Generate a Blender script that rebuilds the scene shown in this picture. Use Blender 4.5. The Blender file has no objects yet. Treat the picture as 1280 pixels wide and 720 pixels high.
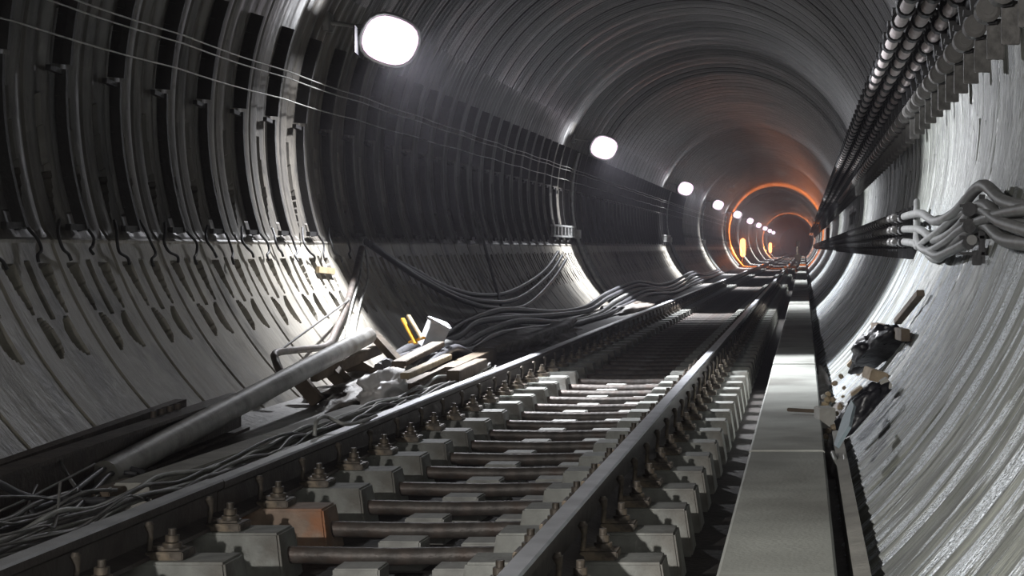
import bpy, bmesh, math, random
import numpy as np
from mathutils import Vector, Matrix
random.seed(7)
rng = np.random.RandomState(5)
C = bpy.context.scene.collection
F = 2150.0                      # focal length in pixels of the 1280 wide frame
CAMZ = 0.905
CX, CZ, R = -1.57, 1.80, 2.62   # tunnel axis and radius
PITCH = 0.76                    # width of one lining ring
RING0 = 8.86
def W(px, py, d):               # a measured point at depth d
    return Vector(((px-1005)*d/F, d, CAMZ+(310-py)*d/F))
def G(px, py, z):               # a measured point lying at height z
    return W(px, py, F*(CAMZ-z)/(py-310))
def wall_x(z, side, off=0.0):
    return CX + side*math.sqrt(max((R-off)**2-(z-CZ)**2, 0))

# ------------------------------------------------------------------ materials
def mat(name, base, rough=0.7, metal=0.0, var=0.35, scale=6.0, bump=0.3, bscale=40.0, stain=None, stain_amt=0.5, spec=0.5):
    m = bpy.data.materials.new(name); m.use_nodes = True
    n = m.node_tree.nodes; l = m.node_tree.links
    b = n['Principled BSDF']; b.inputs['Metallic'].default_value = metal
    b.inputs['Specular IOR Level'].default_value = spec
    tc = n.new('ShaderNodeTexCoord')
    ns = n.new('ShaderNodeTexNoise'); ns.inputs['Scale'].default_value = scale; ns.inputs['Detail'].default_value = 6
    l.new(tc.outputs['Object'], ns.inputs['Vector'])
    cr = n.new('ShaderNodeValToRGB'); e = cr.color_ramp.elements
    e[0].position = 0.3; e[1].position = 0.7
    e[0].color = tuple(c*(1-var) for c in base)+(1,); e[1].color = tuple(min(1, c*(1+var)) for c in base)+(1,)
    l.new(ns.outputs['Fac'], cr.inputs['Fac']); col = cr.outputs['Color']
    if stain:
        n2 = n.new('ShaderNodeTexNoise'); n2.inputs['Scale'].default_value = scale*0.6; n2.inputs['Detail'].default_value = 8
        mp = n.new('ShaderNodeMapping'); mp.inputs['Location'].default_value = (3.1, 7.7, 1.3)
        l.new(tc.outputs['Object'], mp.inputs['Vector']); l.new(mp.outputs['Vector'], n2.inputs['Vector'])
        mr = n.new('ShaderNodeMapRange'); mr.inputs['From Min'].default_value = 0.48; mr.inputs['From Max'].default_value = 0.62
        mr.inputs['To Max'].default_value = stain_amt
        l.new(n2.outputs['Fac'], mr.inputs['Value'])
        mx = n.new('ShaderNodeMix'); mx.data_type = 'RGBA'
        l.new(mr.outputs['Result'], mx.inputs['Factor']); l.new(col, mx.inputs['A']); mx.inputs['B'].default_value = tuple(stain)+(1,)
        col = mx.outputs['Result']
    l.new(col, b.inputs['Base Color'])
    b.inputs['Roughness'].default_value = rough
    if bump:
        nb = n.new('ShaderNodeTexNoise'); nb.inputs['Scale'].default_value = bscale; nb.inputs['Detail'].default_value = 5
        l.new(tc.outputs['Object'], nb.inputs['Vector'])
        bp = n.new('ShaderNodeBump'); bp.inputs['Strength'].default_value = bump; bp.inputs['Distance'].default_value = 0.01
        l.new(nb.outputs['Fac'], bp.inputs['Height']); l.new(bp.outputs['Normal'], b.inputs['Normal'])
    return m

def lining_mat(name, dark, light, rough, frost=0.0, streak=26.0, bump=0.6, fine=1.0, grime=None, lower=None):
    """cast lining: UV u = arc length round the ring, v = distance along the tunnel; streaks run round the ring"""
    m = bpy.data.materials.new(name); m.use_nodes = True
    n = m.node_tree.nodes; l = m.node_tree.links; b = n['Principled BSDF']
    uv = n.new('ShaderNodeUVMap'); uv.uv_map = 'UVMap'
    def noise(su, sv, det=6, loc=(0, 0, 0), rgh=0.6):
        mp = n.new('ShaderNodeMapping'); mp.inputs['Scale'].default_value = (su, sv, 1); mp.inputs['Location'].default_value = loc
        l.new(uv.outputs['UV'], mp.inputs['Vector'])
        t = n.new('ShaderNodeTexNoise'); t.inputs['Scale'].default_value = 1; t.inputs['Detail'].default_value = det
        t.inputs['Roughness'].default_value = rgh
        l.new(mp.outputs['Vector'], t.inputs['Vector']); return t.outputs['Fac']
    def ramp(v, a, bb, lo=0.0, hi=1.0):
        r = n.new('ShaderNodeMapRange'); r.inputs['From Min'].default_value = a; r.inputs['From Max'].default_value = bb
        r.inputs['To Min'].default_value = lo; r.inputs['To Max'].default_value = hi
        l.new(v, r.inputs['Value']); return r.outputs['Result']
    def math_(op, a, bb):
        x = n.new('ShaderNodeMath'); x.operation = op
        for i, q in enumerate((a, bb)):
            if isinstance(q, (int, float)): x.inputs[i].default_value = q
            else: l.new(q, x.inputs[i])
        return x.outputs[0]
    def mix(f, a, bb):
        x = n.new('ShaderNodeMix'); x.data_type = 'RGBA'
        if isinstance(f, float): x.inputs['Factor'].default_value = f
        else: l.new(f, x.inputs['Factor'])
        for k, q in (('A', a), ('B', bb)):
            if isinstance(q, tuple): x.inputs[k].default_value = q+(1,)
            else: l.new(q, x.inputs[k])
        return x.outputs['Result']
    s1 = noise(0.8, streak*0.6, 5)             # long streaks round the ring
    s2 = noise(3.0, streak*2.0, 4, (5, 3, 0))  # finer ones
    big = noise(1.1, 0.9, 5, (2, 9, 0))        # damp patches
    k = math_('ADD', math_('MULTIPLY', s1, 0.55), math_('MULTIPLY', s2, 0.45))
    f = ramp(k, 0.36, 0.64)
    col = mix(f, dark, light)
    col = mix(ramp(big, 0.5, 0.68, 0, 0.6), col, tuple(c*0.45 for c in dark))
    if grime:
        g = noise(6.0, 7.0, 7, (8, 1, 0))
        col = mix(ramp(g, 0.55, 0.7, 0, 0.7), col, grime)
    if lower:                                  # smoother lower panels, lamp light painted in as paler colour
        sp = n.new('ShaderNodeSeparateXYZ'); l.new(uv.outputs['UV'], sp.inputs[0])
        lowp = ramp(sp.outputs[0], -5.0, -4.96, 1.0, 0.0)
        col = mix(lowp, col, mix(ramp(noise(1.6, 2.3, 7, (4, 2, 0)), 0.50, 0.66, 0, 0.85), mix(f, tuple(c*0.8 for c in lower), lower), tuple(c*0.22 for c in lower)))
    rg = ramp(k, 0.35, 0.65, rough+0.12, rough-0.1)
    if frost > 0:                              # white lime crust in runs down the lower wall
        a1 = noise(0.8, 5.0, 3, (1.5, 4.0, 0)); a2 = noise(70, 80, 2, (3, 3, 0), 0.8); a3 = noise(1.2, 18.0, 5, (9, 2, 0))
        sep = n.new('ShaderNodeSeparateXYZ'); l.new(uv.outputs['UV'], sep.inputs[0])
        low = ramp(sep.outputs[0], 4.6, 5.3)
        fm = math_('MULTIPLY', ramp(math_('ADD', math_('MULTIPLY', a1, 0.6), math_('MULTIPLY', a3, 0.4)), 0.49, 0.535), low)
        fm = math_('MULTIPLY', fm, ramp(a2, 0.36, 0.52, 0.45, 1.0))
        fm = math_('MULTIPLY', fm, frost)
        col = mix(fm, col, (0.80, 0.86, 0.93))
        frost_h = fm
        fl = noise(4.5, 42, 2, (4, 4, 0), 0.5)
        upz = ramp(sep.outputs[0], 4.3, 5.0, 1.0, 0.0)
        col = mix(math_('MULTIPLY', ramp(fl, 0.53, 0.60), math_('MULTIPLY', upz, 0.85)), col, (0.035, 0.037, 0.035))
    l.new(col, b.inputs['Base Color']); l.new(rg, b.inputs['Roughness'])
    b.inputs['Specular IOR Level'].default_value = 0.6
    h = math_('ADD', math_('MULTIPLY', s1, 1.0), math_('MULTIPLY', noise(9.0*fine, streak*2.4, 4, (7, 7, 0)), 0.5))
    if frost > 0: h = math_('ADD', h, math_('MULTIPLY', math_('MULTIPLY', frost_h, a2), 1.2))
    bp = n.new('ShaderNodeBump'); bp.inputs['Strength'].default_value = bump; bp.inputs['Distance'].default_value = 0.03
    l.new(h, bp.inputs['Height']); l.new(bp.outputs['Normal'], b.inputs['Normal'])
    return m

def glow_mat(name, color, strength, clear=0.6):
    m = bpy.data.materials.new(name); m.use_nodes = True
    n = m.node_tree.nodes; l = m.node_tree.links; n.clear()
    o = n.new('ShaderNodeOutputMaterial'); e = n.new('ShaderNodeEmission'); t = n.new('ShaderNodeBsdfTransparent'); a = n.new('ShaderNodeAddShader')
    tc = n.new('ShaderNodeTexCoord'); nz = n.new('ShaderNodeTexNoise'); nz.inputs['Scale'].default_value = 8
    l.new(tc.outputs['Object'], nz.inputs['Vector'])
    cr = n.new('ShaderNodeValToRGB'); cr.color_ramp.elements[0].color = tuple(c*0.93 for c in color)+(1,); cr.color_ramp.elements[1].color = tuple(color)+(1,)
    l.new(nz.outputs['Fac'], cr.inputs['Fac']); l.new(cr.outputs['Color'], e.inputs['Color'])
    e.inputs['Strength'].default_value = strength
    t.inputs['Color'].default_value = (clear, clear, clear, 1)
    l.new(e.outputs[0], a.inputs[0]); l.new(t.outputs[0], a.inputs[1]); l.new(a.outputs[0], o.inputs['Surface'])
    return m

M = dict(
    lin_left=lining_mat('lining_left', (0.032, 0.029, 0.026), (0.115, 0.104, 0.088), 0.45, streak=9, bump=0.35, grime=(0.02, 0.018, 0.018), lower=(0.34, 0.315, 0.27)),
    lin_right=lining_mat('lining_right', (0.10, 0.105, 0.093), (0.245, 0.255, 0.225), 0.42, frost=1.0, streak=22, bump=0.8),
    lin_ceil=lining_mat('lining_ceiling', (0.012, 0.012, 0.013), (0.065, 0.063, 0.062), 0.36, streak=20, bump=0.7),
    bed=mat('trackbed_grime', (0.035, 0.03, 0.027), 0.75, var=0.5, scale=5, bump=0.9, bscale=30),
    ground=mat('muddy_concrete', (0.10, 0.09, 0.08), 0.6, var=0.5, scale=3, bump=1.0, bscale=22),
    walk=mat('walkway_concrete', (0.46, 0.47, 0.43), 0.6, var=0.22, scale=2.2, bump=0.3, bscale=60, stain=(0.2, 0.19, 0.17), stain_amt=0.6),
    block=mat('sleeper_concrete', (0.27, 0.275, 0.255), 0.65, var=0.3, scale=9, bump=0.5, stain=(0.13, 0.11, 0.09), stain_amt=0.6),
    blockrust=mat('rust_stained_concrete', (0.33, 0.24, 0.18), 0.65, var=0.3, scale=9, bump=0.5, stain=(0.42, 0.16, 0.06), stain_amt=0.8),
    pad=mat('pad_concrete', (0.36, 0.36, 0.34), 0.7, var=0.3, scale=9, bump=0.4),
    rod=mat('rusty_pipe', (0.10, 0.088, 0.08), 0.5, 0.25, var=0.4, scale=14, bump=0.4, stain=(0.13, 0.085, 0.065), stain_amt=0.4),
    railside=mat('rail_side_steel', (0.075, 0.065, 0.06), 0.55, 0.4, var=0.3, scale=10, bump=0.3),
    railtop=mat('rail_head_worn_steel', (0.62, 0.63, 0.66), 0.38, 0.45, var=0.18, scale=7, bump=0.1, bscale=90),
    clip=mat('fastener_iron', (0.10, 0.085, 0.07), 0.5, 0.4, var=0.4, scale=25, bump=0.3, stain=(0.35, 0.28, 0.2), stain_amt=0.6),
    black=mat('black_bracket_paint', (0.013, 0.013, 0.015), 0.5, 0.1, var=0.3, scale=12, bump=0.2),
    bar=mat('tarred_iron', (0.012, 0.011, 0.011), 0.6, 0.1, var=0.4, scale=12, bump=0.4),
    cablepink=mat('pale_cable_sheath', (0.50, 0.44, 0.43), 0.5, var=0.2, scale=12, bump=0.15),
    cablegrey=mat('grey_cable_sheath', (0.17, 0.17, 0.165), 0.45, var=0.25, scale=8, bump=0.2),
    cableblack=mat('black_cable_sheath', (0.03, 0.03, 0.035), 0.35, var=0.3, scale=9, bump=0.15),
    cabledark=mat('dark_grey_cable_sheath', (0.055, 0.055, 0.06), 0.4, var=0.3, scale=9, bump=0.15),
    wire=mat('dusty_wire', (0.14, 0.135, 0.13), 0.4, 0.1, var=0.4, scale=12, bump=0.1),
    wirepale=mat('pale_wire', (0.33, 0.33, 0.31), 0.45, 0.2, var=0.3, scale=12, bump=0.1),
    galv=mat('galvanised_steel', (0.25, 0.25, 0.245), 0.45, 0.5, var=0.3, scale=14, bump=0.2),
    plate=mat('weathered_plate', (0.12, 0.115, 0.11), 0.6, 0.2, var=0.5, scale=14, bump=0.3),
    porcelain=mat('glazed_bushing', (0.14, 0.135, 0.13), 0.3, var=0.2, scale=10, bump=0.05),
    pipe=mat('dusty_pipe', (0.36, 0.35, 0.33), 0.5, var=0.3, scale=6, bump=0.3, stain=(0.12, 0.10, 0.08), stain_amt=0.6),
    beam=mat('rusted_beam', (0.07, 0.055, 0.045), 0.6, 0.3, var=0.4, scale=8, bump=0.5),
    kerb=mat('kerb_concrete', (0.34, 0.33, 0.30), 0.7, var=0.25, scale=5, bump=0.4),
    wood=mat('dirty_timber', (0.10, 0.075, 0.052), 0.75, var=0.4, scale=7, bump=0.6, bscale=25),
    woodpale=mat('sawn_timber', (0.36, 0.28, 0.17), 0.7, var=0.3, scale=7, bump=0.4, bscale=25),
    orange=mat('orange_plastic', (0.75, 0.36, 0.03), 0.45, var=0.15, scale=8, bump=0.1),
    sheet=mat('white_plastic_sheet', (0.78, 0.75, 0.74), 0.45, var=0.1, scale=8, bump=0.7, bscale=14),
    bag=mat('black_plastic_bag', (0.012, 0.012, 0.016), 0.35, var=0.3, scale=8, bump=0.9, bscale=16),
    blueboard=mat('pale_blue_board', (0.38, 0.47, 0.52), 0.6, var=0.15, scale=6, bump=0.2),
    brick=mat('tan_brick', (0.33, 0.26, 0.18), 0.8, var=0.3, scale=15, bump=0.5),
    greybox=mat('grey_carton', (0.26, 0.26, 0.27), 0.7, var=0.2, scale=8, bump=0.2),
    redbox=mat('red_enamel', (0.65, 0.20, 0.14), 0.5, var=0.2, scale=4, bump=0.1),
    housing=mat('lamp_housing_aluminium', (0.22, 0.22, 0.22), 0.4, 0.6, var=0.2, scale=10, bump=0.1),
    lampglass=glow_mat('lit_lamp_glass', (1.0, 0.74, 0.93), 1.6),
    orangeglass=glow_mat('lit_sodium_glass', (1.0, 0.30, 0.10), 3.5),
    mud=mat('heaped_mud', (0.12, 0.10, 0.085), 0.55, var=0.4, scale=7, bump=1.0, bscale=25, stain=(0.3, 0.29, 0.27), stain_amt=0.5),
)

# ------------------------------------------------------------------ mesh helpers
class MB:
    def __init__(s): s.v = []; s.f = []; s.mi = []; s.sm = []
    def add(s, vs, fs, mi=0, smooth=False):
        o = len(s.v); s.v += [tuple(v) for v in vs]
        for f in fs: s.f.append(tuple(i+o for i in f)); s.mi.append(mi); s.sm.append(smooth)
        return s
    def box(s, c, size, rot=None, mi=0, taper=1.0, bev=0.0):
        hx, hy, hz = (q/2 for q in size)
        bm = bmesh.new()
        vs = [bm.verts.new((x*hx*(taper if z > 0 else 1), y*hy*(taper if z > 0 else 1), z*hz)) for x in (-1, 1) for y in (-1, 1) for z in (-1, 1)]
        for q in ((0, 1, 3, 2), (4, 6, 7, 5), (0, 4, 5, 1), (2, 3, 7, 6), (0, 2, 6, 4), (1, 5, 7, 3)): bm.faces.new([vs[i] for i in q])
        if bev: bmesh.ops.bevel(bm, geom=bm.edges[:], offset=bev, segments=2, affect='EDGES')
        T = Matrix.Translation(Vector(c)) @ (rot.to_4x4() if rot is not None else Matrix.Identity(4))
        bm.verts.index_update()
        s.add([T @ v.co for v in bm.verts], [[v.index for v in f.verts] for f in bm.faces], mi); bm.free(); return s
    def beam(s, a, b, w, h, mi=0, bev=0.0, roll=0.0):
        a, b = Vector(a), Vector(b); d = (b-a); L = d.length; d.normalize()
        up = Vector((0, 0, 1)) if abs(d.z) < 0.95 else Vector((1, 0, 0))
        x = d.cross(up).normalized(); z = x.cross(d)
        Mx = Matrix((x, d, z)).transposed() @ Matrix.Rotation(roll, 3, 'Y')
        return s.box((a+b)/2, (w, L, h), Mx, mi, bev=bev)
    def tube(s, pts, r, n=8, mi=0, caps=True, smooth=True):
        pts = [Vector(p) for p in pts]; rings = []
        t0 = (pts[1]-pts[0]).normalized(); up = Vector((0, 0, 1)) if abs(t0.z) < 0.9 else Vector((1, 0, 0))
        nx = t0.cross(up).normalized()
        vs = []
        for i, p in enumerate(pts):
            t = (pts[min(i+1, len(pts)-1)]-pts[max(i-1, 0)]).normalized()
            nx = (nx-t*nx.dot(t)).normalized(); ny = t.cross(nx)
            rr = r[i] if isinstance(r, (list, tuple)) else r
            for k in range(n):
                a = 2*math.pi*k/n; vs.append(p+nx*(rr*math.cos(a))+ny*(rr*math.sin(a)))
        fs = []
        for i in range(len(pts)-1):
            for k in range(n):
                fs.append((i*n+k, i*n+(k+1) % n, (i+1)*n+(k+1) % n, (i+1)*n+k))
        s.add(vs, fs, mi, smooth)
        if caps:
            s.add(vs[:n], [tuple(range(n))[::-1]], mi); s.add(vs[-n:], [tuple(range(n))], mi)
        return s
    def cyl(s, a, b, r, n=12, mi=0): return s.tube([a, b], r, n, mi)
    def prism(s, prof, y0, y1, mi=0, mis=None):     # profile in x,z swept along y
        n = len(prof); vs = [(x, y0, z) for x, z in prof]+[(x, y1, z) for x, z in prof]
        for k in range(n):
            q = (k, (k+1) % n, (k+1) % n+n, k+n)
            s.f.append(tuple(i+len(s.v) for i in q)); s.mi.append(mis[k] if mis else mi); s.sm.append(False)
        o = len(s.v); s.v += vs
        s.f.append(tuple(o+i for i in range(n))[::-1]); s.mi.append(mi); s.sm.append(False)
        s.f.append(tuple(o+n+i for i in range(n))); s.mi.append(mi); s.sm.append(False)
        return s
    def build(s, name, mats, parent=None, loc=None, fix=True):
        me = bpy.data.meshes.new(name); org = Vector((0, 0, 0))
        if parent is None and loc is None:
            zs = min(v[2] for v in s.v); xs = [v[0] for v in s.v]; ys = [v[1] for v in s.v]
            org = Vector(((min(xs)+max(xs))/2, (min(ys)+max(ys))/2, zs))
        elif loc is not None: org = Vector(loc)
        if parent is not None: org = Vector(parent.get('_o', (0, 0, 0)))
        me.from_pydata([tuple(Vector(v)-org) for v in s.v], [], s.f)
        if not isinstance(mats, (list, tuple)): mats = [mats]
        for m in mats: me.materials.append(m)
        me.polygons.foreach_set('material_index', s.mi); me.polygons.foreach_set('use_smooth', s.sm)
        if fix:
            bm = bmesh.new(); bm.from_mesh(me); bmesh.ops.recalc_face_normals(bm, faces=bm.faces); bm.to_mesh(me); bm.free()
        me.update()
        o = bpy.data.objects.new(name, me); C.objects.link(o)
        if parent is not None: o.parent = parent
        else: o.location = org
        return o
def tag(o, label, cat, group=None, kind=None):
    if label: o['label'] = label
    if cat: o['category'] = cat
    if group: o['group'] = group
    if kind: o['kind'] = kind
    return o
def empty(name, loc, label, cat, group=None):
    o = bpy.data.objects.new(name, None); C.objects.link(o); o.location = loc; o['_o'] = tuple(loc)
    o.empty_display_size = 0.1
    return tag(o, label, cat, group)
def struct(o): o['kind'] = 'structure'; return o
def copy_tree(o, loc=None, label=None, only=None):
    c = o.copy(); C.objects.link(c)
    if loc is not None: c.location = loc
    if label: c['label'] = label
    for ch in o.children:
        if only and ch.name.split('.')[0] not in only: continue
        d = ch.copy(); C.objects.link(d); d.parent = c
        for g in ch.children:
            e = g.copy(); C.objects.link(e); e.parent = d
    return c
def spline(pts, n=6):
    P = [Vector(p) for p in pts]; out = []
    for i in range(len(P)-1):
        p0 = P[max(i-1, 0)]; p1 = P[i]; p2 = P[i+1]; p3 = P[min(i+2, len(P)-1)]
        for k in range(n):
            t = k/n
            out.append(0.5*((2*p1)+(p2-p0)*t+(2*p0-5*p1+4*p2-p3)*t*t+(3*p1-p0-3*p2+p3)*t*t*t))
    out.append(P[-1]); return out
ORD = ['first', 'second', 'third', 'fourth', 'fifth', 'sixth', 'seventh', 'eighth', 'ninth', 'tenth', 'eleventh', 'twelfth']

# ------------------------------------------------------------------ tunnel lining
def smooth(e0, e1, x):
    t = np.clip((x-e0)/(e1-e0), 0, 1); return t*t*(3-2*t)
def lining(name, th0, th1, du, y0, y1, dv, fn, material):
    nu = max(2, int(R*abs(th1-th0)/du)); nv = max(1, int(round((y1-y0)/dv)))
    th = np.linspace(th0, th1, nu+1); yy = np.linspace(y0, y1, nv+1)
    T, Y = np.meshgrid(th, yy)                       # rows along the tunnel
    Z0 = CZ+R*np.cos(T)
    rad = R+fn(T, Y, Z0)
    X = CX+rad*np.sin(T); Z = CZ+rad*np.cos(T)
    co = np.stack([X, Y, Z], -1).reshape(-1, 3)
    i = np.arange(nv)[:, None]*(nu+1)+np.arange(nu)[None, :]; i = i.reshape(-1)
    q = np.stack([i, i+1, i+nu+2, i+nu+1], -1)
    me = bpy.data.meshes.new(name)
    me.vertices.add(len(co)); me.vertices.foreach_set('co', co.astype(np.float32).ravel())
    me.loops.add(q.size); me.loops.foreach_set('vertex_index', q.astype(np.int32).ravel())
    me.polygons.add(len(q)); me.polygons.foreach_set('loop_start', np.arange(0, q.size, 4, dtype=np.int32))
    me.update(calc_edges=True)
    uvl = me.uv_layers.new(name='UVMap')
    uv = np.stack([(T*R).reshape(-1), Y.reshape(-1)], -1)[q.ravel()]
    uvl.data.foreach_set('uv', uv.astype(np.float32).ravel())
    me.polygons.foreach_set('use_smooth', np.zeros(len(q), bool))
    me.materials.append(material); me.validate(); me.update()
    o = bpy.data.objects.new(name, me); C.objects.link(o)
    return struct(o)

def ringpos(Y):                                       # metres from the middle of the nearest ring
    return (Y-RING0+PITCH/2) % PITCH-PITCH/2
def joint(Y, w=0.012, d=0.014):
    r = np.abs(np.abs(ringpos(Y))-PITCH/2); return d*(1-smooth(w*0.6, w*1.8, r))
def f_left(T, Y, Z):
    r = ringpos(Y); h = Z-CAMZ; off = joint(Y)
    def poly(c, half, zt, zb, lean=0.0, pt=0.0, ptop=0.0):
        """slot centred c wide 2*half between heights; pt narrows it to a point downward"""
        t = np.clip((zt-h)/(zt-zb), 0, 1)
        hw = half*(1-pt*t)*(1-ptop*(1-t)); cc = c+lean*(t-0.5)
        return ((h < zt) & (h > zb) & (np.abs(r-cc) < hw)).astype(float)
    m = np.zeros_like(T)
    # three tapering slots
    m = np.maximum(m, poly(-0.20, 0.072, -0.09, -0.34, 0.03, 0.8))
    m = np.maximum(m, poly(0.0, 0.032, -0.075, -0.36, 0.0, 0.2))
    m = np.maximum(m, poly(0.20, 0.072, -0.09, -0.34, -0.0, 0.8))
    # two half-moon pockets under them
    for c, sgn in ((-0.13, 1), (0.13, -1)):
        e = ((r-(c-sgn*0.05))/0.115)**2+((h+0.455)/0.10)**2
        m = np.maximum(m, ((e < 1) & (sgn*(r-(c-sgn*0.05)) > 0)).astype(float))
    # tall pockets of the upper panels, pointed at the foot
    wide = (h > 0.2) & (h < 0.78)
    for c in (-0.20, 0.18):
        m = np.maximum(m, 0.8*poly(c, 0.065, 0.42, 0.15, 0, 0.9, 0.0))
        m = np.maximum(m, 0.25*poly(c, 0.06, 0.85, 0.42, 0, 0.0, 0.4))
    m = np.maximum(m, 0.2*poly(0.0, 0.07, 1.35, 0.2, 0, 0.0, 0.0))
    off = off+0.11*m
    # ribs of the upper panels
    up = smooth(0.06, 0.12, h)*(1-smooth(1.9, 2.3, h))
    off = off+up*0.018*(0.5+0.5*np.cos(2*np.pi*r/(PITCH/4)))
    # narrow ledge between the lower and upper panels
    off = off-0.010*((h > 0.03) & (h < 0.055))
    return off
def f_right(T, Y, Z):
    c = 0.5+0.5*np.cos(2*np.pi*Y/(PITCH/4)+0.7*np.sin(Y*1.7))
    c2 = 0.5+0.5*np.cos(2*np.pi*Y/(PITCH/7)+1.3*np.sin(Y*2.9))
    big = np.sin(Y*1.1)+0.6*np.sin(Y*2.3+1)
    r = ringpos(Y); h = Z-CAMZ
    sl = np.zeros_like(T)
    for c_, z1, z0 in ((-0.2, 0.75, 0.52), (0.02, 0.8, 0.5), (0.21, 0.72, 0.5)):
        sl = np.maximum(sl, ((np.abs(r-c_) < 0.03) & (h < z1) & (h > z0)).astype(float))
    return joint(Y, 0.014, 0.02)+0.012*c+0.006*c2+0.008*big+0.045*sl*(Y < 40)
def f_ceil(T, Y, Z):
    c = np.abs(np.sin(np.pi*Y/(PITCH/5)))
    cc = np.sin(np.pi*Y/(PITCH/2))
    return joint(Y, 0.014, 0.022)+0.008*c*(0.6+0.4*np.sin(Y*1.9))+0.006*cc
def f_far(T, Y, Z):
    c = 0.5+0.5*np.cos(2*np.pi*(Y-RING0)/PITCH)
    return 0.03*c*c
D = math.radians
TL, TR, TB = D(-62), D(70), D(149)
k0 = RING0-PITCH/2-7*PITCH
NEAR = k0+42*PITCH
MID = k0+135*PITCH
CLOSE = k0+20*PITCH
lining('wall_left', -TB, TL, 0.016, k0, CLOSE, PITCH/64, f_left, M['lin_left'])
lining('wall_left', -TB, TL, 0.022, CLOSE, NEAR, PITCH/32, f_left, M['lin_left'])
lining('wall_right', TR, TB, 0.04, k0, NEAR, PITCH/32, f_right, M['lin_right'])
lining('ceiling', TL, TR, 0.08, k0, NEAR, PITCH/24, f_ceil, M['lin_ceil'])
f_left_lo = lambda T, Y, Z: f_left(T, Y, Z)*(np.abs(Y) > 0)
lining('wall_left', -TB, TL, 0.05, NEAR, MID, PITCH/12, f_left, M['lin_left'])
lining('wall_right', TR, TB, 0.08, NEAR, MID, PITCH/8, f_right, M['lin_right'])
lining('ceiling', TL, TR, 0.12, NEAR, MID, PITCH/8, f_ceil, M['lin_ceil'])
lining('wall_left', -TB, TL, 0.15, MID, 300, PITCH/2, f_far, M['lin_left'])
lining('wall_right', TR, TB, 0.15, MID, 300, PITCH/2, f_far, M['lin_right'])
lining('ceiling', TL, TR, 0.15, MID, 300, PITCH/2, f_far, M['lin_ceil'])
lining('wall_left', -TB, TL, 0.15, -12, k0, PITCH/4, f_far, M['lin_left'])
lining('wall_right', TR, TB, 0.15, -12, k0, PITCH/4, f_far, M['lin_right'])
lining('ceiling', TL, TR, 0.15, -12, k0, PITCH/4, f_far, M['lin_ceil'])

# floor: trough between the rails' blocks, left berm, walkway and gutter
BED, BERM, WALK, GUT = -0.36, -0.13, -0.045, -0.20
def strip(name, prof, y0, y1, m, fine=None):
    b = MB(); b.prism(prof, y0, y1); return struct(b.build(name, m))
strip('floor', [(-2.78, BED), (-0.3, BED), (-0.3, BED-0.2), (-2.78, BED-0.2)], -12, 300, M['bed'])
strip('floor', [(-3.60, BERM+0.06), (-3.1, BERM), (-2.66, BERM), (-2.62, BED-0.2), (-3.60, BED-0.2)], -12, 300, M['ground'])
wk = MB()
yy = 2.0; j = 0
while yy < 300:
    L = 3.0 if yy < 100 else 12.0
    dz = random.uniform(-0.006, 0.006)
    wk.prism([(-0.255, WALK+dz), (-0.245, WALK+dz+0.008), (0.088, WALK+dz+0.008), (0.097, WALK+dz), (0.097, BED-0.2), (-0.255, BED-0.2)], yy+0.006, yy+L-0.006)
    yy += L
struct(wk.build('floor', M['walk']))
strip('floor', [(0.097, GUT), (0.40, GUT+0.03), (0.40, BED-0.2), (0.097, BED-0.2)], -12, 300, M['ground'])
strip('trim_1', [(0.15, GUT-0.01), (0.15, WALK-0.03), (0.20, WALK-0.02), (0.20, GUT-0.01)], -2, 9.2, M['kerb'])

# ------------------------------------------------------------------ rails
def rail_prof(cx):
    h = [(0.036, 0), (0.028, 0.0), (0.036, -0.006), (0.036, -0.034), (0.010, -0.048), (0.008, -0.13), (0.068, -0.152), (0.07, -0.165)]
    r = [(0.029, 0.0), (0.036, -0.008), (0.0355, -0.034), (0.010, -0.050), (0.009, -0.128), (0.066, -0.152), (0.070, -0.165)]
    return [(cx+x, z) for x, z in r]+[(cx-x, z) for x, z in r[::-1]]
RLX, RRX = -2.31, -0.82
def rail(cx, y0, y1, label, dz=0.0):
    b = MB(); p = [(x, z+dz) for x, z in rail_prof(cx)]; n = len(p)
    mis = [0]*n; mis[n-1] = 1; mis[0] = 1; mis[n-2] = 1
    b.prism(p, y0, y1, 0, mis)
    o = b.build('running_rail', [M['railside'], M['railtop']]); return tag(o, label, 'rail', 'running rails of the track')
rail(RLX, 3.0, 6.74, 'left running rail, the short brightly worn length ahead of the joint', 0.0)
rail(RLX, 6.752, 300, 'left running rail, the long length running on beyond the joint', -0.004)
rail(RRX, 3.0, 300, 'right running rail with a worn pale head, beside the walkway')
# ------------------------------------------------------------------ sleepers
SP = 0.6; S0 = 5.85
def fastener(cx, s, y):      # s = +1: clip to the right of the rail
    b = MB(); z = -0.165
    b.box((cx+s*0.115, y, z+0.012), (0.13, 0.13, 0.03), bev=0.004)
    b.beam((cx+s*0.05, y, z+0.035), (cx+s*0.16, y, z+0.022), 0.07, 0.022, bev=0.004)
    b.cyl((cx+s*0.125, y-0.01, z+0.02), (cx+s*0.125, y-0.01, z+0.10), 0.014, 8)
    b.cyl((cx+s*0.125, y-0.01, z+0.035), (cx+s*0.125, y-0.01, z+0.052), 0.032, 10)
    b.cyl((cx+s*0.125, y-0.01, z+0.055), (cx+s*0.125, y-0.01, z+0.078), 0.024, 6)
    b.tube([(cx+s*0.06, y-0.05, z+0.03), (cx+s*0.065, y-0.05, z+0.09), (cx+s*0.06, y-0.05, z+0.118)], [0.010, 0.010, 0.018], 8)
    b.tube([(cx+s*0.06, y-0.05, z+0.115), (cx+s*0.06, y-0.05, z+0.130)], [0.018, 0.010], 8)
    return b
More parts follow.
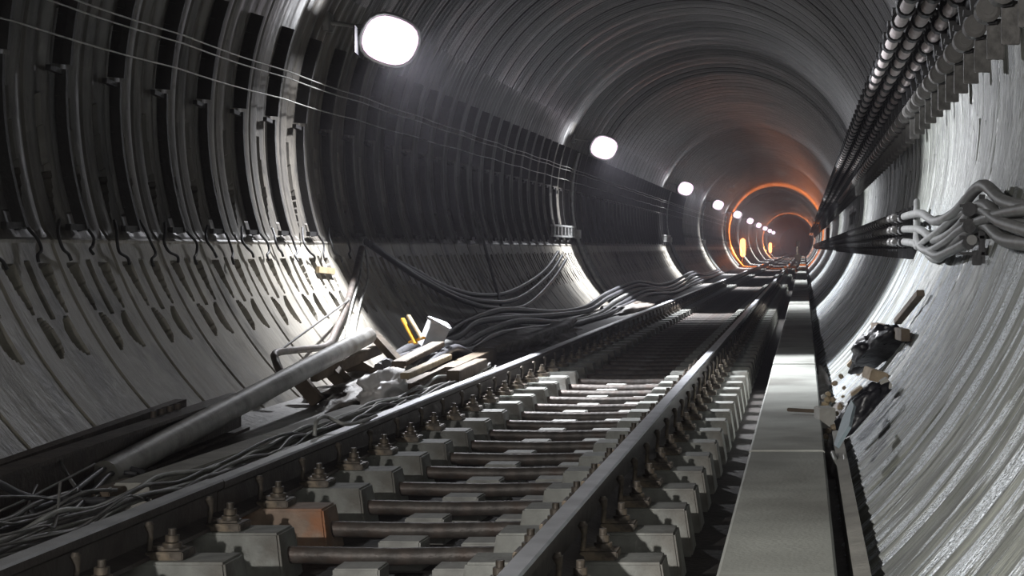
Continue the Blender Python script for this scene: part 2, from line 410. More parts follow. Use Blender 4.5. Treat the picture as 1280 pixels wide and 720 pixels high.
def block(cx, y):
    b = MB(); zt, zb = -0.167, -0.36; hx, hy = 0.345, 0.11
    bm = bmesh.new()
    def V(x, yq, z): return bm.verts.new((cx+x, y+yq, z))
    t = [V(-hx+.01, -hy+.008, zt), V(hx-.01, -hy+.008, zt), V(hx-.01, hy-.008, zt), V(-hx+.01, hy-.008, zt)]
    q = [V(-hx-.02, -hy-.02, zb), V(hx+.02, -hy-.02, zb), V(hx+.02, hy+.02, zb), V(-hx-.02, hy+.02, zb)]
    bm.faces.new(t); bm.faces.new(q[::-1])
    for i in range(4): bm.faces.new((t[i], q[i], q[(i+1) % 4], t[(i+1) % 4]))
    bmesh.ops.bevel(bm, geom=bm.edges[:], offset=0.008, segments=2, affect='EDGES'); bm.verts.index_update()
    b.add([v.co for v in bm.verts], [[v.index for v in f.verts] for f in bm.faces]); bm.free(); return b
def make_sleeper(y, label):
    t = empty('track_sleeper', (-1.565, y, BED), label, 'sleeper', 'twin-block sleepers under the rails')
    block(RLX, y).build('concrete_block', M['block'], t); block(RRX, y).build('concrete_block', M['block'], t)
    b = MB(); b.tube([(RLX+0.34, y, -0.265), (-1.56, y, -0.272), (RRX-0.34, y, -0.265)], 0.034, 12); b.build('tie_rod', M['rod'], t)
    for cx in (RLX, RRX):
        for s in (-1, 1): fastener(cx, s, y).build('rail_fastener', M['clip'], t)
    return t
slab = 'twin-block concrete sleeper farther along the track, like its neighbours'
names = {0: 'nearest twin-block sleeper, its left block cut by the bottom of the view',
         1: 'grey twin-block sleeper second from the bottom, in front of the rust-stained one',
         2: 'twin-block sleeper whose left concrete block is stained orange with rust'}
y0 = S0+0.11
s0 = make_sleeper(y0, names[0])
NS = 290
for i in range(-2, NS):
    if i == 0: continue
    y = y0+i*SP
    lab = names.get(i) or (f'{ORD[i-3]} twin-block sleeper beyond the rust-stained one' if 3 <= i < 14 else slab)
    if i < 0: lab = 'twin-block sleeper below the bottom edge of the view'
    c = copy_tree(s0, (-1.565, y, BED), lab, None if i < 70 else ('concrete_block', 'tie_rod'))
    if i == 2:
        ch = [k for k in c.children if k.name.startswith('concrete_block')][0]
        ch.data = ch.data.copy(); ch.data.materials[0] = M['blockrust']; ch['label'] = 'rust-stained orange concrete block'
    c.rotation_euler.z = random.uniform(-0.006, 0.006)
b = MB()
for i in range(NS, 488):
    y = y0+i*SP
    for cx in (RLX, RRX): b.box((cx, y, -0.265), (0.69, 0.22, 0.19))
    b.cyl((RLX+.3, y, -.265), (RRX-.3, y, -.265), .034, 6)
tag(b.build('distant_sleepers', M['block']), 'run of tiny sleepers at the far hazy end of the track', 'sleepers', None, 'stuff')
# pads in the four-foot
for col, px in (('left', -1.62), ('right', -1.26)):
    pb = MB(); pb.box((px, y0+0.33, -0.292), (0.17, 0.15, 0.075), bev=0.006); pb.box((px-0.01, y0+0.30, -0.335), (0.24, 0.24, 0.06), bev=0.006)
    p0 = tag(pb.build('bearing_pad', M['pad']), f'pale concrete pad on the track bed, {col} row between the tie rods', 'concrete pad', f'pads in the {col} row')
    base = p0.location.copy()
    for i in range(1, 95):
        c = copy_tree(p0, base+Vector((random.uniform(-.02, .02), i*SP+random.uniform(-.02, .02), random.uniform(-.012, 0)))); c.rotation_euler.z = random.uniform(-.06, .06)

# ------------------------------------------------------------------ upper cable rack, right shoulder
zc = CAMZ
A = [(0.61, 1.44, 0.040), (0.735, 1.44, 0.040), (0.865, 1.42, 0.042)]
names_c = ['pale cable at the outer edge of the upper rack', 'pale cable in the middle of the upper rack', 'pale cable nearest the wall in the upper rack']
BP = 0.62; B0 = 6.6
for (x, z, r), lb in zip(A, names_c):
    b = MB(); pts = []
    y = 3.0
    while y < 200:
        ph = ((y-B0)/BP) % 1.0
        sag = -0.018*math.sin(math.pi*ph) if y < 60 else 0
        pts.append((x, y, zc+z+sag)); y += BP/6 if y < 40 else 1.0
    b.tube(pts, r, 10); tag(b.build('power_cable', M['cablepink']), lb, 'cable', 'cables on the upper rack')
for x, z, r, lb in ((0.925, 1.27, 0.032, 'black cable slung lowest in the upper rack'), (0.67, 1.572, 0.04, 'black cable on top of the outer clamps of the upper rack'),
                    (0.80, 1.565, 0.04, 'black cable on top of the inner clamps of the upper rack'), (0.935, 1.37, 0.034, 'thin black cable tucked behind the bushings of the upper rack')):
    b = MB(); b.tube([(x, 3, zc+z), (x, 200, zc+z)], r, 8); tag(b.build('power_cable', M['cableblack']), lb, 'cable', 'cables on the upper rack')
def make_rack(y, label):
    o = Vector((0.97, y, zc+0.93)); t = empty('cable_bracket', o, label, 'bracket', 'brackets of the upper rack')
    b = MB()
    b.beam((0.925, y, zc+1.10), (0.86, y, zc+1.62), 0.05, 0.05, bev=.004)
    b.beam((0.56, y, zc+1.515), (0.90, y, zc+1.50), 0.04, 0.025)
    b.beam((0.84, y, zc+1.24), (0.97, y, zc+1.23), 0.05, 0.03)
    b.build('bracket_frame', M['black'], t)
    for x, z, r in A:
        q = MB(); q.tube([(x, y-0.07, zc+z), (x, y-0.062, zc+z), (x, y+0.062, zc+z), (x, y+0.07, zc+z)], [r+.006, r+.017, r+.017, r+.006], 12, smooth=False)
        q.box((x-.02, y, zc+z+r+.02), (0.06, 0.12, 0.04), bev=.004)
        q.build('cable_clamp', M['black'], t)
    q = MB(); q.tube([(0.90, y-0.07, zc+1.165), (0.90, y-.062, zc+1.165), (0.90, y+0.05, zc+1.165)], [.045, .062, .062], 16, smooth=False)
    q.tube([(0.90, y-0.075, zc+1.165), (0.90, y-.069, zc+1.165)], .028, 10)
    q.build('bushing', M['porcelain'], t)
    q = MB(); q.box((0.945, y+0.03, zc+1.03), (0.085, 0.03, 0.20), bev=.004); q.build('drop_plate', M['plate'], t)
    return t
r0 = make_rack(B0, 'black cable bracket of the upper rack at the very top edge of the view')
for i in range(1, 240):
    lab = f'{ORD[i-1]} black cable bracket behind the one at the top edge, upper rack' if i <= 8 else 'black cable bracket farther down the upper rack, like its neighbours'
    copy_tree(r0, Vector(r0.location)+Vector((0, i*BP, 0)), lab, None if i < 60 else ('bracket_frame', 'cable_clamp', 'drop_plate'))

# ------------------------------------------------------------------ lower cable rack, right wall
L0 = 13.8
def make_low(y, label):
    x = 0.80; t = empty('cable_hanger', (x, y, zc-0.06), label, 'bracket', 'hangers of the lower rack')
    b = MB()
    b.box((x+0.085, y, zc+0.13), (0.04, 0.05, 0.42), bev=.004)
    for z in (0.015, 0.115, 0.215, 0.305): b.box((x+0.02, y, zc+z-0.034), (0.16, 0.05, 0.018))
    b.build('hanger_frame', M['black'], t)
    for z in (0.05, 0.15, 0.25):
        q = MB(); q.tube([(x, y-.06, zc+z), (x, y+.06, zc+z)], .044, 10, smooth=False); q.build('cable_clamp', M['black'], t)
    q = MB(); q.box((x+0.05, y-.02, zc-0.045), (0.06, 0.03, 0.09), bev=.004); q.build('drop_plate', M['black'], t)
    return t
h0 = make_low(L0, 'black hanger of the lower rack where the sagging cables begin')
for i in range(1, 200):
    copy_tree(h0, Vector(h0.location)+Vector((0, i*BP, 0)), 'black hanger farther down the lower rack, like its neighbours', None if i < 50 else ('hanger_frame', 'cable_clamp'))
hn = make_low(8.35, 'lone black hanger of the lower rack nearest the camera')
hn.scale = (0.75, 0.6, 0.8)
for k, (z, m) in enumerate(((0.05, 'cabledark'), (0.15, 'cabledark'), (0.25, 'cabledark'))):
    b = MB(); pts = []
    near = [W(1345, 262+26*k, 5.3), W(1300, 262+22*k, 6.2), W(1262, 252+24*k, 7.4), W(1238, 232+24*k, 8.35)]
    near = [Vector((min(p.x, 0.86), p.y, p.z)) for p in near]
    mids = [[(9.5, 0.20), (11.0, 0.17), (12.4, 0.25)], [(9.5, 0.10), (11.0, 0.05), (12.4, 0.13)], [(9.5, 0.03), (11.0, -0.07), (12.4, 0.02)]][k]
    zk = 0.25-0.1*k
    pts = near+[(0.84, yq, zc+zq) for yq, zq in mids]+[(0.80, L0, zc+zk)]
    pts = spline(pts, 6)+[(0.80, q, zc+zk-0.012*((int(q/.31)) % 2)) for q in np.arange(L0+.31, 30, .31)]+[(0.80, 150, zc+zk)]
    b.tube(pts, 0.030, 10)
    tag(b.build('power_cable', M['cablegrey']), ['grey sagging cable highest on the lower rack', 'grey sagging cable in the middle of the lower rack', 'grey sagging cable lowest on the lower rack'][k], 'cable', 'cables of the lower rack')
for k, pl in enumerate(([(1148, 252, 13.8), (1152, 275, 13.2), (1170, 303, 12.2), (1192, 314, 11), (1215, 303, 9.8), (1238, 285, 8.9), (1250, 268, 7.4), (1330, 255, 5.4)],
                        [(1150, 262, 13.6), (1160, 290, 12.8), (1172, 308, 12.2), (1185, 300, 11.4), (1206, 286, 10.4), (1222, 270, 9.6), (1240, 262, 8.4), (1252, 278, 7.2), (1330, 300, 5.4)],
                        [(1196, 314, 10.9), (1215, 320, 10.0), (1232, 312, 9.1), (1244, 300, 8.3)])):
    pts = []
    for p in pl:
        w = W(*p); w.x = min(w.x, wall_x(w.z, 1, 0.09)); pts.append(w)
    b = MB(); b.tube(spline(pts, 6), 0.026, 10)
    tag(b.build('power_cable', M['cablegrey']), ['grey loose cable looping below the lower rack', 'grey cable crossing over the other sagging cables', 'short black cable tail hanging lowest under the lower rack'][k], 'cable', 'loose cables of the lower rack')
# pale insulators on the near hangers
for i in range(7):
    for k in range(3):
        if i and k == 2 and i > 4: continue
        b = MB(); p = Vector((0.745, L0+0.1+i*BP+.31, zc+0.05+0.1*k))
        b.tube([p, p+Vector((0, .012, 0)), p+Vector((0, .10, 0))], [.018, .034, .030], 10)
        tag(b.build('cable_insulator', M['porcelain']), 'small pale insulator among the black hangers of the lower rack', 'insulator', 'insulators of the lower rack')

# ------------------------------------------------------------------ flood lamps
LAMPS = [14.3, 29.6, 50.0, 69, 89, 110, 131, 152, 173, 194]
def make_lamp(y, label):
    # built at y=15 around the axis of the beam
    p = Vector((-3.44, y, 2.63)); t = empty('flood_lamp', p, label, 'lamp', 'flood lamps on the left shoulder')
    d = Vector((0.32, -0.85, -0.42)).normalized(); up = Vector((0.35, 0, 1)); x = d.cross(up).normalized(); u = x.cross(d).normalized()
    def L(a, b_, c): return p+x*a+u*b_+d*c
    g = MB(); vs = []; rings = []
    for c, s in ((0.0, 1.0), (0.03, 0.93), (0.045, 0.7), (0.05, 0.0)):
        for k in range(24):
            a = 2*math.pi*k/24; ca, sa = math.cos(a), math.sin(a)
            q = (abs(ca)**2.6+abs(sa)**2.6)**(-1/2.6)
            vs.append(L(0.225*s*q*ca, 0.20*s*q*sa, c))
    fs = [(i*24+k, i*24+(k+1) % 24, (i+1)*24+(k+1) % 24, (i+1)*24+k) for i in range(3) for k in range(24)]
    g.add(vs, fs, smooth=True)
    glass = g.build('lamp_glass', M['lampglass'], t)
    h = MB(); vs = []
    for c, s in ((0.0, 1.04), (0.0, 1.12), (-0.05, 1.1), (-0.14, 0.75), (-0.17, 0.5), (-0.17, 0.0)):
        for k in range(24):
            a = 2*math.pi*k/24; ca, sa = math.cos(a), math.sin(a); q = (abs(ca)**2.6+abs(sa)**2.6)**(-1/2.6)
            vs.append(L(0.225*s*q*ca, 0.20*s*q*sa, c))
    fs = [(i*24+k, i*24+(k+1) % 24, (i+1)*24+(k+1) % 24, (i+1)*24+k) for i in range(5) for k in range(24)]
    h.add(vs, fs, smooth=True); h.build('lamp_housing', M['housing'], t)
    a = MB(); w = Vector((wall_x(2.78, -1, 0.0)-0.02, y+0.12, 2.80))
    a.tube([L(0, 0, -0.16), L(0, 0.02, -0.22), w], 0.018, 8); a.box(w+Vector((0.03, 0, 0)), (0.05, 0.16, 0.16), bev=.005)
    a.build('lamp_arm', M['galv'], t)
    v = MB(); v.box(p+Vector((-0.25, -0.10, -0.02)), (0.012, 0.42, 0.22), Matrix.Rotation(math.radians(8), 3, 'Z'))
    v.build('lamp_visor', M['black'], t)  # side plate added to keep the lamp's light off the wall
    return t, d
lamp_labels = ['huge glaring flood lamp nearest the camera, on the left shoulder of the lining', 'second flood lamp, above the pale conduit on the left wall', 'third flood lamp along the left shoulder, small and bright',
               'fourth flood lamp along the left shoulder', 'fifth flood lamp, just at the orange glow'] + [f'{ORD[i]} flood lamp in the shrinking row towards the far end' for i in range(5, 10)]
lp, ld = make_lamp(LAMPS[0], lamp_labels[0])
for i in range(1, len(LAMPS)):
    copy_tree(lp, Vector((lp.location.x, LAMPS[i], lp.location.z)), lamp_labels[i])
def area(p, d, power, color, sx, sy, name, spread=180):
    l = bpy.data.lights.new(name, 'AREA'); l.shape = 'RECTANGLE'; l.size = sx; l.size_y = sy; l.energy = power; l.color = color
    l.spread = math.radians(spread)
    o = bpy.data.objects.new(name, l); C.objects.link(o); o.location = p; o.rotation_euler = Vector(d).to_track_quat('-Z', 'Y').to_euler(); return o
def flood(p, d, power, color, name, rad=0.07, cut=(-0.10, 0.04), base=0.06, pw=1.3, along=0.10):
    # photometric curve of the luminaire: strongest along d, shut off behind its back plate (+y)
    l = bpy.data.lights.new(name, 'POINT'); l.energy = power; l.color = color; l.shadow_soft_size = rad; l.use_nodes = True
    n = l.node_tree.nodes; k = l.node_tree.links; n.clear()
    o = n.new('ShaderNodeOutputLight'); e = n.new('ShaderNodeEmission'); k.new(e.outputs[0], o.inputs[0])
    tc = n.new('ShaderNodeTexCoord'); dt = n.new('ShaderNodeVectorMath'); dt.operation = 'DOT_PRODUCT'
    dt.inputs[1].default_value = tuple(Vector(d).normalized()*SGN); k.new(tc.outputs['Normal'], dt.inputs[0])
    mx = n.new('ShaderNodeMath'); mx.operation = 'MAXIMUM'; mx.inputs[1].default_value = 0; k.new(dt.outputs['Value'], mx.inputs[0])
    po = n.new('ShaderNodeMath'); po.operation = 'POWER'; po.inputs[1].default_value = pw; k.new(mx.outputs[0], po.inputs[0])
    ad = n.new('ShaderNodeMath'); ad.operation = 'ADD'; ad.inputs[1].default_value = base; k.new(po.outputs[0], ad.inputs[0])
    res = ad.outputs[0]
    if cut:
        d2 = n.new('ShaderNodeVectorMath'); d2.operation = 'DOT_PRODUCT'; d2.inputs[1].default_value = (0, -SGN, 0); k.new(tc.outputs['Normal'], d2.inputs[0])
        mr = n.new('ShaderNodeMapRange'); mr.interpolation_type = 'SMOOTHSTEP'; mr.inputs['From Min'].default_value = cut[0]; mr.inputs['From Max'].default_value = cut[1]
        k.new(d2.outputs['Value'], mr.inputs['Value'])
        mu = n.new('ShaderNodeMath'); mu.operation = 'MULTIPLY'; k.new(res, mu.inputs[0]); k.new(mr.outputs['Result'], mu.inputs[1]); res = mu.outputs[0]
        m2 = n.new('ShaderNodeMapRange'); m2.interpolation_type = 'SMOOTHERSTEP'; m2.inputs['From Min'].default_value = 0.35; m2.inputs['From Max'].default_value = 0.97
        m2.inputs['To Min'].default_value = 1.0; m2.inputs['To Max'].default_value = along; k.new(d2.outputs['Value'], m2.inputs['Value'])
        m3 = n.new('ShaderNodeMath'); m3.operation = 'MULTIPLY'; k.new(res, m3.inputs[0]); k.new(m2.outputs['Result'], m3.inputs[1]); res = m3.outputs[0]
    k.new(res, e.inputs['Strength'])
    o_ = bpy.data.objects.new(name, l); C.objects.link(o_); o_.location = p; return o_
SGN = 1.0
PW = 3600.0
for i, y in enumerate(LAMPS):
    flood(Vector((-3.44, y, 2.63))+ld*0.12, (0.58, -0.18, -0.78), PW, (0.93, 0.95, 1.0), 'flood_beam', base=0.022, pw=1.4, cut=(-0.26, -0.12), along=0.045)
# unseen lamp added to light the foreground: behind the camera, turned along the track
flood(Vector((-3.3, -3.0, 2.63)), (0.90, 0.30, -0.50), 11500, (1.0, 0.97, 0.93), 'flood_beam', base=0.0, pw=3.0, cut=None)

# orange work lamps low on the left, far down
def work_lamp(p, label, power, aim):
    t = empty('work_lamp', (p[0], p[1], BERM), label, 'lamp', 'orange work lamps')
    g = MB(); g.tube([(p[0], p[1], p[2]-.55), (p[0], p[1], p[2]-.45), (p[0], p[1], p[2]), (p[0], p[1], p[2]+.4), (p[0], p[1], p[2]+.5)], [.05, .15, .17, .15, .05], 16); g.build('lamp_glass', M['orangeglass'], t)
    s = MB(); s.cyl((p[0], p[1]+.05, BERM), (p[0], p[1]+.05, p[2]), 0.025, 8)
    for a in range(3):
        s.cyl((p[0], p[1]+.05, 0.35), (p[0]+.3*math.cos(a*2.1), p[1]+.05+.3*math.sin(a*2.1), BERM), 0.015, 6)
    s.build('lamp_stand', M['black'], t)
    flood(Vector(p)+Vector((0, -.25, 0)), aim, power, (1.0, 0.24, 0.05), 'sodium_beam', base=0.25, pw=1.0, cut=(-0.45, -0.2), along=0.03)
work_lamp((-3.45, 97.0, 0.95), 'orange glowing work lamp on a stand, the nearer and larger', 9000, (0.5, 0, 0.8))
work_lamp((-3.45, 176.0, 0.95), 'orange glowing work lamp on a stand, the farther and smaller', 9000, (0.5, 0, 0.8))

# ------------------------------------------------------------------ left wall ironwork
for i in range(-3, 66):
    y = RING0+i*PITCH
    z0, z1 = zc+0.10, zc+1.0
    if i == -3 or i <= 12:
        b = MB(); pts = []
        for q in range(7):
            z = z0+(z1-z0)*q/6; pts.append((wall_x(z, -1, 0.035), y, z))
        w = 0.062
        for a_, b_ in zip(pts, pts[1:]): b.beam(a_, b_, 0.03, w)
        b.beam((pts[0][0], y+.02, z0+.015), (pts[0][0]+.0, y-0.20, z0+.015), 0.03, 0.035)
        b.beam((pts[-1][0], y+.02, z1-.02), (pts[-1][0], y-0.17, z1-.005), 0.03, 0.03)
        # upper length
        up = [(wall_x(z, -1, 0.03), y+0.02, z) for z in np.linspace(z1+.03, z1+0.72, 6)]
        for a_, b_ in zip(up, up[1:]): b.beam(a_, b_, 0.03, 0.10)
        o = b.build('cable_hook_bar', M['bar'])
        if i < 0: lab = 'black hooked iron bar on the left wall at the left edge of the view'
        elif i < 9: lab = f'black hooked iron bar on the left wall, {ORD[i]} counting from the left edge'
        else: lab = 'black hooked iron bar in the shade beyond the nearest lamp'
        tag(o, lab, 'iron bar', 'hooked bars on the left wall'); src = o if i == 12 else None
        if i == 12: proto = o
    else:
        c = copy_tree(proto, Vector(proto.location)+Vector((0, (i-12)*PITCH, 0)), 'black hooked iron bar in the shade beyond the nearest lamp')
# curls of tie wire under the bars
for i in range(-1, 9):
    y = RING0+i*PITCH
    for k in range(2):
        yy_ = y-0.30+0.33*k+random.uniform(-.05, .05)
        zt = zc+0.10; pts = []
        s = random.uniform(0.7, 1.2); sg = random.choice((-1, 1))
        for a, dz in ((0, .06), (.05, .0), (.09, -.06), (.07, -.12), (.01, -.15), (.0, -.19)):
            z = zt+dz*s; pts.append((wall_x(z, -1, 0.03+0.02*random.random()), yy_+a*s*(1 if k else -1), z))
        b = MB(); b.tube(spline(pts, 5), 0.009, 6)
        tag(b.build('tie_wire', M['bar']), 'short curl of black tie wire hanging under the hooked bars', 'wire', 'tie wires under the bars')
# long wires high on the left wall
for h_, x_off, m, lb in ((1.38, .12, 'wirepale', 'thin pale wire strung highest along the left wall'), (1.33, .12, 'wirepale', 'thin pale wire just under the highest one on the left wall'),
                         (1.17, .10, 'wirepale', 'thin pale wire strung lower along the left wall over the hooks')):
    pts = []
    for q in np.arange(7.0, 90, PITCH/2):
        ph = ((q-RING0)/(3*PITCH)) % 1; z = zc+h_-0.012*math.sin(math.pi*ph)
        pts.append((wall_x(z, -1, x_off), q, z))
    b = MB(); b.tube(pts, 0.0055, 6); tag(b.build('strung_wire', M[m]), lb, 'wire', 'wires strung along the left wall')
# conduits dropping from the lamps
def conduit(y, label):
    b = MB(); pts = [(wall_x(z, -1, 0.06), y, z) for z in np.linspace(2.6, 0.95, 10)]
    b.tube(pts, 0.028, 8); b.box((wall_x(1.15, -1, .08), y, 1.15), (.10, .22, .16), bev=.008)
    b.tube([(wall_x(z, -1, 0.05), y-.5+.3*k, z) for k, z in enumerate((1.25, 1.22, 1.17))], .02, 6)
    pts = [(wall_x(z, -1, 0.06), y-0.2*(0.95-z), z) for z in np.linspace(0.95, 0.0, 8)]
    b.tube(pts, 0.05, 8); b.tube([(x_+.01, y_+.35, z_) for x_, y_, z_ in pts], 0.04, 8)
    o = b.build('lamp_conduit', M['galv']); return tag(o, label, 'conduit', 'conduits below the lamps')
for y, lb in ((30.6, 'pale conduit dropping from the second flood lamp to the floor'), (51.8, 'pale conduit dropping from the third flood lamp'), (69.5, 'pale conduit dropping from the fourth flood lamp'), (89.4, 'pale conduit beside the nearer orange glow')):
    conduit(y, lb)
# shelf of porcelain blocks on the lit panels near the second lamp
for y, lb in ((28.9, 'pale junction box with bars on the left wall beside the conduit'), (50.5, 'pale junction box on the left wall below the third lamp')):
    b = MB(); x = wall_x(1.2, -1, .08)
    b.box((x, y, 1.27), (.06, 2.6, .035), bev=.004); b.box((x, y, 1.10), (.05, 2.6, .03))
    for k in range(7): b.box((x, y-1.2+.4*k, 1.19), (.06, .10, .16), bev=.006)
    tag(b.build('junction_box', M['galv']), lb, 'junction box')

# sagging bundle on the wall beyond the first lamp
sag = [(458, 303, 15.5), (480, 325, 16.2), (510, 345, 17.0), (545, 366, 18.0), (580, 377, 19.4), (612, 373, 21.5), (660, 345, 25.0), (690, 320, 27.5)]
for k in range(3):
    pts = []
    for j, p in enumerate(sag):
        w = W(p[0], p[1]+(k-1)*(7 if j not in (0,) else 2)*(1.2 if 2 <= j <= 5 else .7), p[2]); w.x = max(min(w.x, -3.0), wall_x(w.z, -1, 0.07+.03*k)); pts.append(w)
    b = MB(); b.tube(spline(pts, 6), 0.028, 8)
    tag(b.build('slack_cable', M['cableblack']), ['uppermost black cable of the slack bundle drooping down the left wall', 'middle black cable of the slack bundle drooping down the left wall', 'lowest black cable of the slack bundle drooping down the left wall'][k], 'cable', 'slack cables on the left wall')
# thick cables undulating along the foot of the left wall
for k in range(6):
    pts = [W(500, 458, 12.6), W(540, 434, 14.3), W(570, 414, 15.5), W(600, 396, 16.9), W(640, 388, 18.8), W(700, 390, 22.5), W(740, 383, 25.5), W(765, 365, 28.5), W(800, 352, 33), W(830, 357, 38), W(850, 350, 44), W(868, 340, 50), W(885, 341, 60), W(905, 333, 75)]
    out = []
    for j, p in enumerate(pts):
        q = p+Vector((0.07*(k-2)+random.uniform(-.03, .03), 0.1*random.uniform(-1, 1), (-0.06*abs(k-1) if j > 1 else 0)+random.uniform(-.03, .02)))
        q.z = max(q.z, BERM+.04); q.x = max(q.x, wall_x(q.z, -1, .07)); out.append(q)
    b = MB(); b.tube(spline(out, 6), random.choice((.025, .032, .036)), 8)
    tag(b.build('ground_cable', M['cabledark' if k != 3 else 'cablegrey']), 'thick dark cable snaking along the foot of the left wall' if k != 3 else 'thick grey cable snaking along the foot of the left wall', 'cable', 'ground cables along the left wall')
# bent hose and thin guy line by the pipe
def on_wall(px, py, off=0.05):
    lo, hi = 5.0, 40.0
    for _ in range(50):
        mid = (lo+hi)/2; w = W(px, py, mid)
        if (w.x-CX)**2+(w.z-CZ)**2 < (R-off)**2: lo = mid
        else: hi = mid
    return W(px, py, lo)
b = MB(); b.tube(spline([W(352, 468, 10.9), on_wall(345, 452, .2), on_wall(346, 441, .2), on_wall(375, 437, .12), on_wall(408, 432, .1), on_wall(420, 412), on_wall(432, 385), on_wall(442, 350), on_wall(452, 310)], 6), 0.026, 8)
tag(b.build('bent_hose', M['rod']), 'dark bent hose running down the lit wall to the pale pipe', 'hose')
for k, (dx, lb) in enumerate(((4, 'thin pale wire dropping beside the bent hose'), (14, 'thin grey wire dropping right of the bent hose'))):
    b = MB(); b.tube(spline([on_wall(455, 300), on_wall(446+dx, 345), on_wall(436+dx, 380), on_wall(430+dx, 410), on_wall(428+dx, 432, .1)], 6), 0.010, 6)
    tag(b.build('drop_wire', M['wirepale']), lb, 'wire')
b = MB(); b.tube([on_wall(347, 440, .2), on_wall(440, 372, .06)], 0.008, 6); tag(b.build('guy_line', M['wire']), 'taut thin line slanting up the lit left wall', 'wire')
b = MB(); b.beam(on_wall(397, 337, .03), on_wall(417, 339, .03), .03, .05); tag(b.build('timber_wedge', M['woodpale']), 'small tan timber wedge in the slots of the left wall', 'wedge')
b = MB(); b.tube([on_wall(595, 265, .06), on_wall(612, 330, .06), on_wall(628, 388, .08)], .022, 6); tag(b.build('drop_pipe', M['galv']), 'thin pipe standing against the dark wall past the slack bundle', 'pipe')

# ------------------------------------------------------------------ things on the left berm
gz = BERM
p0, p1 = G(-60, 607, 0.09), G(300, 490, 0.09)
b = MB(); d = (p1-p0).normalized(); n_ = Vector((d.y, -d.x, 0))
b.beam(p0-Vector((0, 0, .012)), p1-Vector((0, 0, .012)), 0.11, 0.016); b.beam(p0-Vector((0, 0, .105)), p1-Vector((0, 0, .105)), 0.014, 0.18)
b.beam(p0-Vector((0, 0, .205)), p1-Vector((0, 0, .205)), 0.11, 0.016)
for k in range(4):
    c_ = p0.lerp(p1, 0.62+0.035*k)+n_*-0.04; b.cyl(c_, c_+Vector((0, 0, .03)), .016, 8)
tag(b.build('steel_beam', M['beam']), 'dark rusted steel beam lying along the foot of the left wall', 'beam')
b = MB(); b.beam(p0+n_*-0.17+Vector((0, 0, -.06)), p1+n_*-0.15+Vector((0, -.5, -.02)), 0.06, 0.05); tag(b.build('steel_angle', M['beam']), 'narrow steel bar behind the rusted beam against the wall', 'bar')
# long pale pipe propped up
pa, pb_ = G(130, 594, -0.06), W(460, 420, 12.6)
b = MB(); b.tube([pa, pa.lerp(pb_, .5), pb_], 0.062, 16)
b.tube([pb_, pb_+(pb_-pa).normalized()*.01], 0.045, 16)
tag(b.build('long_pipe', M['pipe']), 'long pale dusty pipe propped up at its far end', 'pipe')
b = MB(); b.beam(W(465, 416, 12.78), W(514, 470, 12.7), 0.10, 0.05, bev=.004); tag(b.build('timber_plank', M['wood']), 'brown plank leaning down from the raised end of the pale pipe', 'plank', 'timbers by the pale pipe')
def tim(a, c, w, h, m, name, label, cat='plank', grp='timbers by the pale pipe'):
    b = MB(); b.beam(a, c, w, h, bev=.004); return tag(b.build(name, M[m]), label, cat, grp)
tim(W(392, 470, 11.6), W(474, 436, 12.9), .05, .08, 'wood', 'timber_plank', 'dark plank under the raised part of the pale pipe')
tim(W(405, 454, 12.0), W(440, 488, 11.9), .09, .09, 'wood', 'timber_post', 'short dark post leaning under the pale pipe', 'post')
tim(W(372, 472, 11.2), W(398, 503, 11.2), .07, .09, 'wood', 'timber_post', 'short brown post leaning under the middle of the pipe', 'post')
tim(W(425, 448, 12.4), W(470, 474, 12.5), .05, .12, 'wood', 'timber_plank', 'brown board lying behind the white sheet')
tim(G(512, 480, 0.0)-Vector((0, 0, .06)), G(612, 436, 0.0)-Vector((0, 0, .06)), .13, .13, 'wood', 'timber_baulk', 'long dark baulk lying just past the white sheet', 'baulk')
tim(G(506, 470, 0.08), G(560, 446, 0.08), .06, .04, 'woodpale', 'timber_lath', 'pale lath lying on top of the dark baulk', 'lath')
tim(G(566, 473, -.02), G(602, 457, -.02), .09, .11, 'wood', 'timber_block', 'brown timber block between the baulk and the rail', 'block')
tim(W(498, 455, 12.3), W(548, 430, 13.6), .10, .04, 'wood', 'timber_plank', 'short plank lying at the foot of the orange strips')
# orange strips, carton
for k, (a, c) in enumerate((((503, 398), (520, 430)), ((510, 394), (528, 424)), ((512, 428), (530, 422)), ((500, 455), (516, 450)))):
    tim(W(a[0], a[1], 13.6), W(c[0], c[1], 13.5), .035, .02, 'orange' if k != 1 else 'woodpale', 'plastic_strip',
        ['orange plastic strip leaning on the left wall', 'tan lath leaning next to the orange strip', 'short orange strip lying at the foot of the leaning one', 'scrap of orange plastic by the end of the brown plank'][k], 'strip', 'strips by the wall')
b = MB(); b.box(W(543, 415, 13.9)+Vector((0, 0, -.02)), (.16, .14, .24), Matrix.Rotation(.4, 3, 'Y') @ Matrix.Rotation(.5, 3, 'Z'), bev=.006)
b.box(W(549, 404, 13.8), (.20, .10, .02), Matrix.Rotation(.5, 3, 'Y')); tag(b.build('open_carton', M['greybox']), 'small grey carton tilted against the left wall', 'carton')
